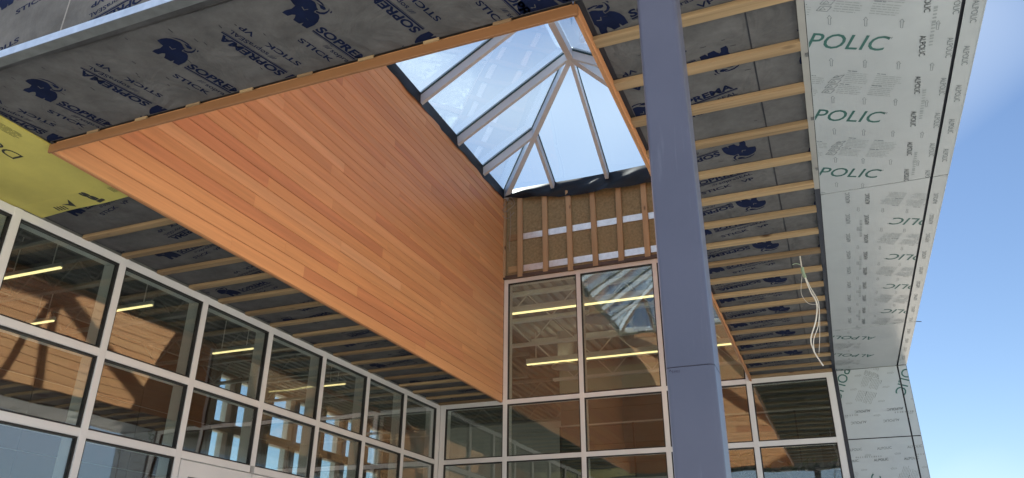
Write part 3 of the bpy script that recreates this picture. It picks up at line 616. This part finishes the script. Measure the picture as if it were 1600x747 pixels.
film_panel(mp_, 'edge_panel', (XJ1, XO, YJ2+.0035, yend, ZP, ZP+.004), dn, (XJ1, XO-.002, YJ2+.006, yend-.002), [], 'film', [((1.0, 9.1+.362*k), (-.03,-1), (-1,.03)) for k in range(0, 4)])
MB().box(XO-.001, XO+.004, 2.07, 10.70, ZP-.001, 4.25).obj('outer_face', 'film', mp_)
MB().box(.176, XP-.003, 2.13, YJ1-.1, ZP+.002, ZP+.030).obj('edge_trim', 'trim_grey', mp_); MB().box(.176, XP-.003, YJ1-.1, 10.45, ZP+.002, ZP+.030).obj('edge_trim', 'trim_navy', mp_)
for y in (3.0, 3.65, 4.3, 4.95): MB().box(.196, .211, y, y+.03, ZP-.004, ZP+.002).obj('clip', 'galv_dull', mp_)
# a bent wire tie pokes out of the far joint
MB().tube([(1.02,8.69,ZP+.003),(1.05,8.685,ZP-.002),(1.085,8.70,ZP-.004)], .004, 5).obj('wire_tie', 'joint_dark', mp_)
fw = thing('metal_panel_wall', 'pale film covered metal panels on the wall end beside the right glass', 'panel', (.6, 10.45, GZ))
FY = 10.452
MB().box(.180, XO-.003, FY+.012, FY+.14, GZ, ZP-.004).obj('joint_backing', 'joint_dark', fw)
pf = lambda a, c, l: (a, FY-.0014-.0008*l, c)
ZJ = 1.775
rotf = lambda a, c: (.284-(c-3.600), 2.67-(a-.205)); rotg = lambda a, c: (.36+(c-3.6)*.9, .95+(a-.2))
film_panel(fw, 'panel', (.222, XJ0, FY, FY+.004, ZJ+.006, ZP-.004), pf, (.226, XJ0-.002, ZJ+.008, ZP-.006), [(rotf, (-1, 0))], 'film_white')
film_panel(fw, 'panel', (.222, XJ0, FY, FY+.004, .25, ZJ-.006), pf, (.226, XJ0-.002, .25, ZJ-.008), [(rotg, (-1, 0, 1))], 'film_white')
film_panel(fw, 'panel', (.222, XJ0, FY, FY+.004, GZ+.05, .238), pf, (.226, XJ0-.002, GZ+.06, .236), [(rotg, (2, 3))], 'film_white')
film_panel(fw, 'edge_panel', (XJ1, XO, FY, FY+.004, ZJ+.006, ZP-.004), pf, (XJ1, XO-.002, ZJ+.008, ZP-.006), [(rotf, (-1,))], 'film_white')
film_panel(fw, 'edge_panel', (XJ1, XO, FY, FY+.004, .25, ZJ-.006), pf, (XJ1, XO-.002, .25, ZJ-.008), [(rotg, (0,1))], 'film_white')
film_panel(fw, 'edge_panel', (XJ1, XO, FY, FY+.004, GZ+.05, .238), pf, (XJ1, XO-.002, GZ+.06, .236), [(rotg, (2,))], 'film_white')
MB().box(XO-.003, XO+.003, FY, 10.64, GZ, ZP-.004).obj('outer_face', 'film_white', fw)
MB().box(.1765, .2185, FY-.003, FY+.05, GZ, ZP-.0005).obj('edge_trim', 'trim_navy', fw)

# ================================================================== cedar light well
ZT = 5.97
def plank(parent, axis, a0, a1, face, z0, z1, outward, mat):
    t = .018; c = .005; j = random.uniform(-.0008,.0008); f = face+outward*j; bk = face-outward*t
    prof = [(bk,z0+.0020),(f-outward*c,z0+.0020),(f,z0+.0020+c),(f,z1-.0020-c),(f-outward*c,z1-.0020),(bk,z1-.0020)]
    n = len(prof); vs = []
    for e in (a0+.0006, a1-.0006):
        for d, z in prof: vs.append((d,e,z) if axis == 1 else (e,d,z))
    MB().add(vs, [(i,(i+1)%n,(i+1)%n+n,i+n) for i in range(n)]+[tuple(range(n-1,-1,-1)),tuple(range(n,2*n))]).obj('plank', mat, parent)
def cladding(parent, axis, a0, a1, face, outward, mat, seed, short=True):
    rnd = random.Random(seed); z = ZC; i = 0
    while z < ZT-.02:
        h = min(.1245, ZT-z); a = a0; cut = a0+rnd.uniform(.4, 3.2)
        while a < a1-.001:
            e = cut if a1-cut > .5 else a1
            if not short: e = a1 if rnd.random() < .3 else e
            plank(parent, axis, a, e, face, z, z+h, outward, mat); a = e; cut = e+rnd.choice((1.2,1.8,2.4,2.4,3.0,3.6))*rnd.uniform(.9,1.1)
        z += .1245; i += 1
c1 = thing('cedar_wall', 'orange cedar plank wall on the left of the skylight well', 'wall', (XC, 6.7, ZC))
MB().box(-4.45, XC-.0185, YN-.02, 10.50, ZC+.058, 6.02).obj('backing', 'backing', c1)
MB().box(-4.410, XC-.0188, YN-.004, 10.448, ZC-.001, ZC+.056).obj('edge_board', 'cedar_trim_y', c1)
cladding(c1, 1, YN-.004, 10.448, XC, 1, 'cedar_y', 11)
c2 = thing('cedar_wall', 'cedar plank wall on the right of the well, mirrored sunlit in the left glass', 'wall', (XR, 6.7, ZC))
MB().box(XR+.0185, -.784, YN-.02, 10.50, ZC+.07, 6.02).obj('backing', 'backing', c2)
cladding(c2, 1, YN+.002, 10.448, XR, -1, 'cedar_y', 12)
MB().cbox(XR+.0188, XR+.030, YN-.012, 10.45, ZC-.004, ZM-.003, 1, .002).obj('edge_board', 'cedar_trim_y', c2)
c3 = thing('cedar_wall', 'near cedar wall of the well showing only its lower edge board', 'wall', (-2.6, YN, ZC))
MB().box(XC+.002, XR-.002, 2.80, YN-.0185, ZC+.07, 6.02).obj('backing', 'backing', c3)
cladding(c3, 0, XC+.002, XR-.002, YN, 1, 'cedar_x', 13)
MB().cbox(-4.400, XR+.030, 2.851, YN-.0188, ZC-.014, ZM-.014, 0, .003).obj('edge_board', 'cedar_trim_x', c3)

# ================================================================== insulated wall above the tall panes
iw = thing('insulated_wall', 'unfinished wall of brown insulation boards with wood strapping above the tall panes', 'wall', (-2.6, 10.45, 4.55))
FX = [-4.335, -4.09, -3.665, -3.264, -2.867, -2.459, -2.061, -1.656, -1.25, -.90]
for i in range(len(FX)-1):
    for z0, z1 in ((4.59, 5.235), (5.24, 6.0)):
        MB().box(FX[i]+.001, FX[i+1]-.001, 10.462+random.uniform(0,.006), 10.50, z0, z1).obj('insulation_board', 'insulation', iw)
for i in range(len(FX)-1):
    for z in (4.64, 5.195):
        dz = random.uniform(-.006,.006); MB().box(FX[i]+.036, FX[i+1]-.036, 10.450, 10.4605, z+dz, z+.105+dz).obj('girt', 'galvanised' if i > 0 else 'pine_x', iw)
for i, x in enumerate(FX):
    if i == 0: MB().cbox(XC+.0, XC+.035, 10.40, 10.461, 4.56, 5.98, 2, .002).obj('strapping', 'pine_z', iw); continue
    lean = random.uniform(-.010,.010); m = MB().cbox(x-.042, x+.042, 10.408, 10.4495, 4.535+random.uniform(-.015,.03), 5.99, 2, .003); m.v = [(a+lean*(c-5.2), b_, c) for a, b_, c in m.v]; m.obj('strapping', 'pine_z', iw)
MB().box(XC, XR, 10.41, 10.500, TOP+HW+.001, 4.585).obj('sill_flashing', 'brown_metal', iw)
# black vinyl draped over the back curb
m = MB(); nx, nz_ = 80, 10
for i in range(nx+1):
    s = i/nx; x = XC+.03+(XR-XC-.03)*s
    bot = 5.95-.20*math.sin(min(1,s*1.6)*math.pi*.5)+.055*max(0,s-.45)+.010*math.sin(s*13); topz = 6.125+.01*math.sin(s*9+1)
    for j in range(nz_+1):
        v = j/nz_; z = topz+(bot-topz)*v
        y = 10.45-.07*math.sin(v*math.pi*.7)-.02*v-.030*math.sin(s*11+v*2.2)*v-.018*math.sin(s*23-v*3)*v-.014*math.sin((s*13+v*2.5)*3)*v-.006*math.sin(s*70+v*5)*v
        m.v.append((x,y,z))
m.f = [(i*(nz_+1)+j,(i+1)*(nz_+1)+j,(i+1)*(nz_+1)+j+1,i*(nz_+1)+j+1) for i in range(nx) for j in range(nz_)]
tag(m.obj('vapour_sheet', 'vinyl', None, True), 'black vinyl sheet draped over the insulated wall under the skylight', 'sheet')
# black sheet edge along the top of the left cedar wall
m = MB(); n = 120
for i in range(n+1):
    y = YN+7.56*i/n; d = .012*math.sin(y*5)+.008*math.sin(y*13); bz = 5.93+d
    m.v += [(XC+.004,y,6.125),(XC+.012+.01*math.sin(y*3),y,6.0),(XC+.010+.012*math.sin(y*4.4+1),y,bz)]
m.f = [(3*i+j,3*i+3+j,3*i+4+j,3*i+1+j) for i in range(n) for j in range(2)]
tag(m.obj('vapour_sheet', 'vinyl', None, True), 'narrow black sheet edge along the top of the left cedar wall', 'sheet')
# loose wires at the corner
wr = thing('wire_coil', 'loose grey wires coiled at the top corner of the cedar wall', 'wire', (-4.33, 10.35, 5.75))
for q in range(3):
    cx, cz, rr = (-4.30, 5.80, .10) if q == 0 else (-4.27, 5.70, .13) if q == 1 else (-4.33, 5.85, .16)
    pts = [(cx+rr*math.cos(a)*(.8+.2*math.sin(a*2+q)), 10.36+.02*math.sin(a*3+q), cz+rr*math.sin(a)) for a in [q+.1*k for k in range(50)]]
    MB().tube(pts, .0045, 5).obj('wire', 'wire_grey', wr)
MB().tube([(-4.25,10.39,5.70),(-4.24,10.39,5.4),(-4.26,10.39,5.1),(-4.25,10.39,4.98)], .004, 5).obj('wire', 'wire_grey', wr)

# ================================================================== skylight
sk = thing('skylight', 'hipped glass skylight with pale metal rafters over the cedar well', 'skylight', (-2.6, 6.7, 6.0))
AX, AY, AN, AZ = -2.615, 8.62, 4.72, 7.16
BX0, BX1, BY0, BY1, BZ = -4.42, -.81, 2.84, 10.50, 6.06
for bx in ((BX0-.14, BX0+.03, BY0-.14, BY1+.14), (BX1-.03, BX1+.14, BY0-.14, BY1+.14)): MB().box(*bx, 5.99+.035, 6.12).obj('curb', 'skylight_metal', sk)
for by in ((BX0+.03, BX1-.03, BY0-.14, BY0+.03), (BX0+.03, BX1-.03, BY1-.03, BY1+.14)): MB().box(*by, 5.99+.035, 6.12).obj('curb', 'skylight_metal', sk)
def rafter(p, q, nrm, name='rafter', w_=.052, h_=.12):
    p, q, nrm = Vector(p), Vector(q), Vector(nrm).normalized()
    MB().bar(p-nrm*h_/2*1, q-nrm*h_/2*1, w_, h_, nrm).obj(name, 'skylight_metal', sk)
    MB().bar(p+nrm*.010, q+nrm*.010, w_+.022, .014, nrm).obj('gasket', 'sky_gasket', sk)
    MB().bar(p+nrm*.040, q+nrm*.040, w_+.010, .022, nrm).obj('cap', 'skylight_metal', sk)
nL = Vector((-(AZ-BZ), 0, AX-BX0)); nR = Vector(((AZ-BZ), 0, BX1-AX)); nB = Vector((0, AZ-BZ, BY1-AY)); nF = Vector((0, -(AZ-BZ), AN-BY0))
A, Bn = (AX,AY,AZ), (AX,AN,AZ)
MB().bar((AX,AN-.05,AZ-.075),(AX,AY+.05,AZ-.075),.09,.15).obj('ridge', 'skylight_metal', sk)
YR = [8.62, 7.50, 6.40, 5.55, 4.72]
for y in YR: rafter((BX0,y,BZ),(AX-.03,y,AZ-.018), nL); rafter((BX1,y,BZ),(AX+.03,y,AZ-.018), nR)
rafter((AX,BY1,BZ),(AX,AY+.03,AZ-.018), nB); rafter((AX,BY0,BZ),(AX,AN-.03,AZ-.018), nF)
for (cx, nX) in ((BX0,nL),(BX1,nR)):
    rafter((cx,BY1,BZ), A, (nX.normalized()+nB.normalized()), 'hip', .078, .14); rafter((cx,BY0,BZ), Bn, (nX.normalized()+nF.normalized()), 'hip', .078, .14)
    hx = cx+(AX-cx)*.5; hz = BZ+(AZ-BZ)*.5
    rafter((cx,BY1+(AY-BY1)*.5,BZ),(hx+.02*(1 if cx < AX else -1)*-1,BY1+(AY-BY1)*.5,hz-.012), nX); rafter((cx,BY0+(AN-BY0)*.5,BZ),(hx,BY0+(AN-BY0)*.5,hz-.012), nX)
    rafter((hx,BY1,BZ),(hx,BY1+(AY-BY1)*.5+.02,hz-.012), nB); rafter((hx,BY0,BZ),(hx,BY0+(AN-BY0)*.5,hz-.012), nF)
def gpane(pts, nrm):
    nrm = Vector(nrm).normalized(); up_ = [Vector(p)+nrm*.018 for p in pts]; lo_ = [p+nrm*.010 for p in up_]; n = len(pts)
    MB().add(up_+lo_, [tuple(range(n)),tuple(range(2*n-1,n-1,-1))]+[(i,(i+1)%n,(i+1)%n+n,i+n) for i in range(n)]).obj('pane', 'sky_glass', sk)
for cx, nX in ((BX0,nL),(BX1,nR)):
    for y0, y1 in zip(YR[1:], YR[:-1]): gpane([(cx,y0,BZ),(cx,y1,BZ),(AX,y1,AZ),(AX,y0,AZ)], nX)
    ym = BY1+(AY-BY1)*.5; hx = cx+(AX-cx)*.5; hz = BZ+(AZ-BZ)*.5; yn = BY0+(AN-BY0)*.5
    gpane([(cx,AY,BZ),(cx,ym,BZ),(hx,ym,hz),(AX,AY,AZ)], nX); gpane([(cx,ym,BZ),(cx,BY1,BZ),(hx,ym,hz)], nX)
    gpane([(cx,AN,BZ),(cx,yn,BZ),(hx,yn,hz),(AX,AN,AZ)], nX); gpane([(cx,yn,BZ),(cx,BY0,BZ),(hx,yn,hz)], nX)
    gpane([(AX,BY1,BZ),(hx,BY1,BZ),(hx,ym,hz),(AX,AY,AZ)], nB); gpane([(hx,BY1,BZ),(cx,BY1,BZ),(hx,ym,hz)], nB)
    gpane([(AX,BY0,BZ),(hx,BY0,BZ),(hx,yn,hz),(AX,AN,AZ)], nF); gpane([(hx,BY0,BZ),(cx,BY0,BZ),(hx,yn,hz)], nF)

# ================================================================== steel column
co = thing('steel_column', 'blue grey painted square steel column standing in front of the soffit', 'column', (-.366, 2.47, GZ))
def rrect(x0, x1, y0, y1, r, n=6):
    pts = []
    for cx, cy_, a0 in ((x1-r,y0+r,-90),(x1-r,y1-r,0),(x0+r,y1-r,90),(x0+r,y0+r,180)):
        for k in range(n+1): a = R(a0+90*k/n); pts.append((cx+r*math.cos(a), cy_+r*math.sin(a)))
    return pts
CX0, CX1, CY0, CY1 = -.4455, -.293, 2.392, 2.544
ZS = .659
MB().prism(rrect(CX0,CX1,CY0,CY1,.019), GZ+.02, ZS-.0015).obj('lower_shaft', 'column_paint', co, False)
MB().prism(rrect(CX0,CX1,CY0,CY1,.019), ZS+.0015, ZM).obj('upper_shaft', 'column_paint', co, False)
MB().prism(rrect(CX0+.003,CX1-.003,CY0+.003,CY1-.003,.016), ZS-.01, ZS+.01).obj('splice_seam', 'marker', co)
MB().box(CX0-.07,CX1+.07,CY0-.07,CY1+.07,GZ,GZ+.02).obj('base_plate', 'column_paint', co)
pr = Print(lambda a, c, l: (a, CY0-.0006, c)); pr.put(text2d('^', .012, .009), (-.434, ZS-.018), (1,0), (0,1)); pr.put(text2d('E4901', .0085, .024), (-.424, ZS-.018), (1,-.03), (.03,1))
pr.build('marking', 'marker', co, -1, 0, 0, 2)
for o in co.children:
    if 'shaft' in o.name:
        for p in o.data.polygons: p.use_smooth = abs(p.normal.z) < .5
        o.data.set_sharp_from_angle(angle=R(30))

# ================================================================== hanging cable bundle
cb = thing('cable', 'white electrical cable hanging from the right soffit', 'cable', (.01, 6.48, ZM))
def spline(pts, n=8):
    out = []; P = [Vector(p) for p in pts]; P = [P[0]]+P+[P[-1]]
    for i in range(1, len(P)-2):
        for k in range(n):
            t_ = k/n; a, b_, c, d = P[i-1], P[i], P[i+1], P[i+2]
            out.append(.5*((2*b_)+(-a+c)*t_+(2*a-5*b_+4*c-d)*t_*t_+(-a+3*b_-3*c+d)*t_**3))
    return out+[P[-2]]
MB().tube(spline([(.012,6.48,ZM),(.010,6.48,2.60),(.015,6.475,2.49),(.046,6.47,2.318),(.078,6.46,2.201),(.052,6.46,2.06),(-.009,6.465,1.91),(-.004,6.46,1.82),(.012,6.46,1.765),(.05,6.45,1.676)]), .0055, 8).obj('jacket', 'cable_white', cb, True)
MB().tube(spline([(.012,6.49,2.52),(.05,6.485,2.36),(.094,6.48,2.21),(.066,6.48,2.03),(.010,6.48,1.90),(.002,6.475,1.80)]), .0035, 7).obj('strand', 'cable_white', cb, True)
MB().tube(spline([(.01,6.49,2.50),(-.018,6.50,2.38),(-.024,6.50,2.30),(.015,6.49,2.22),(.07,6.48,2.20)]), .002, 6).obj('strand', 'cable_white', cb, True)
MB().tube(spline([(.02,6.49,2.47),(.07,6.49,2.28),(.088,6.49,2.15),(.064,6.49,1.95),(.032,6.48,1.78)]), .002, 6).obj('strand', 'cable_white', cb, True)
MB().tube(spline([(.013,6.478,2.535),(.014,6.475,2.49),(.024,6.473,2.44)]), .014, 8).obj('tape_wrap', 'cable_green', cb, True)
MB().tube(spline([(.008,6.48,2.56),(-.03,6.47,2.575),(-.06,6.46,2.565)]), .003, 5).obj('strand', 'cable_green', cb, True)
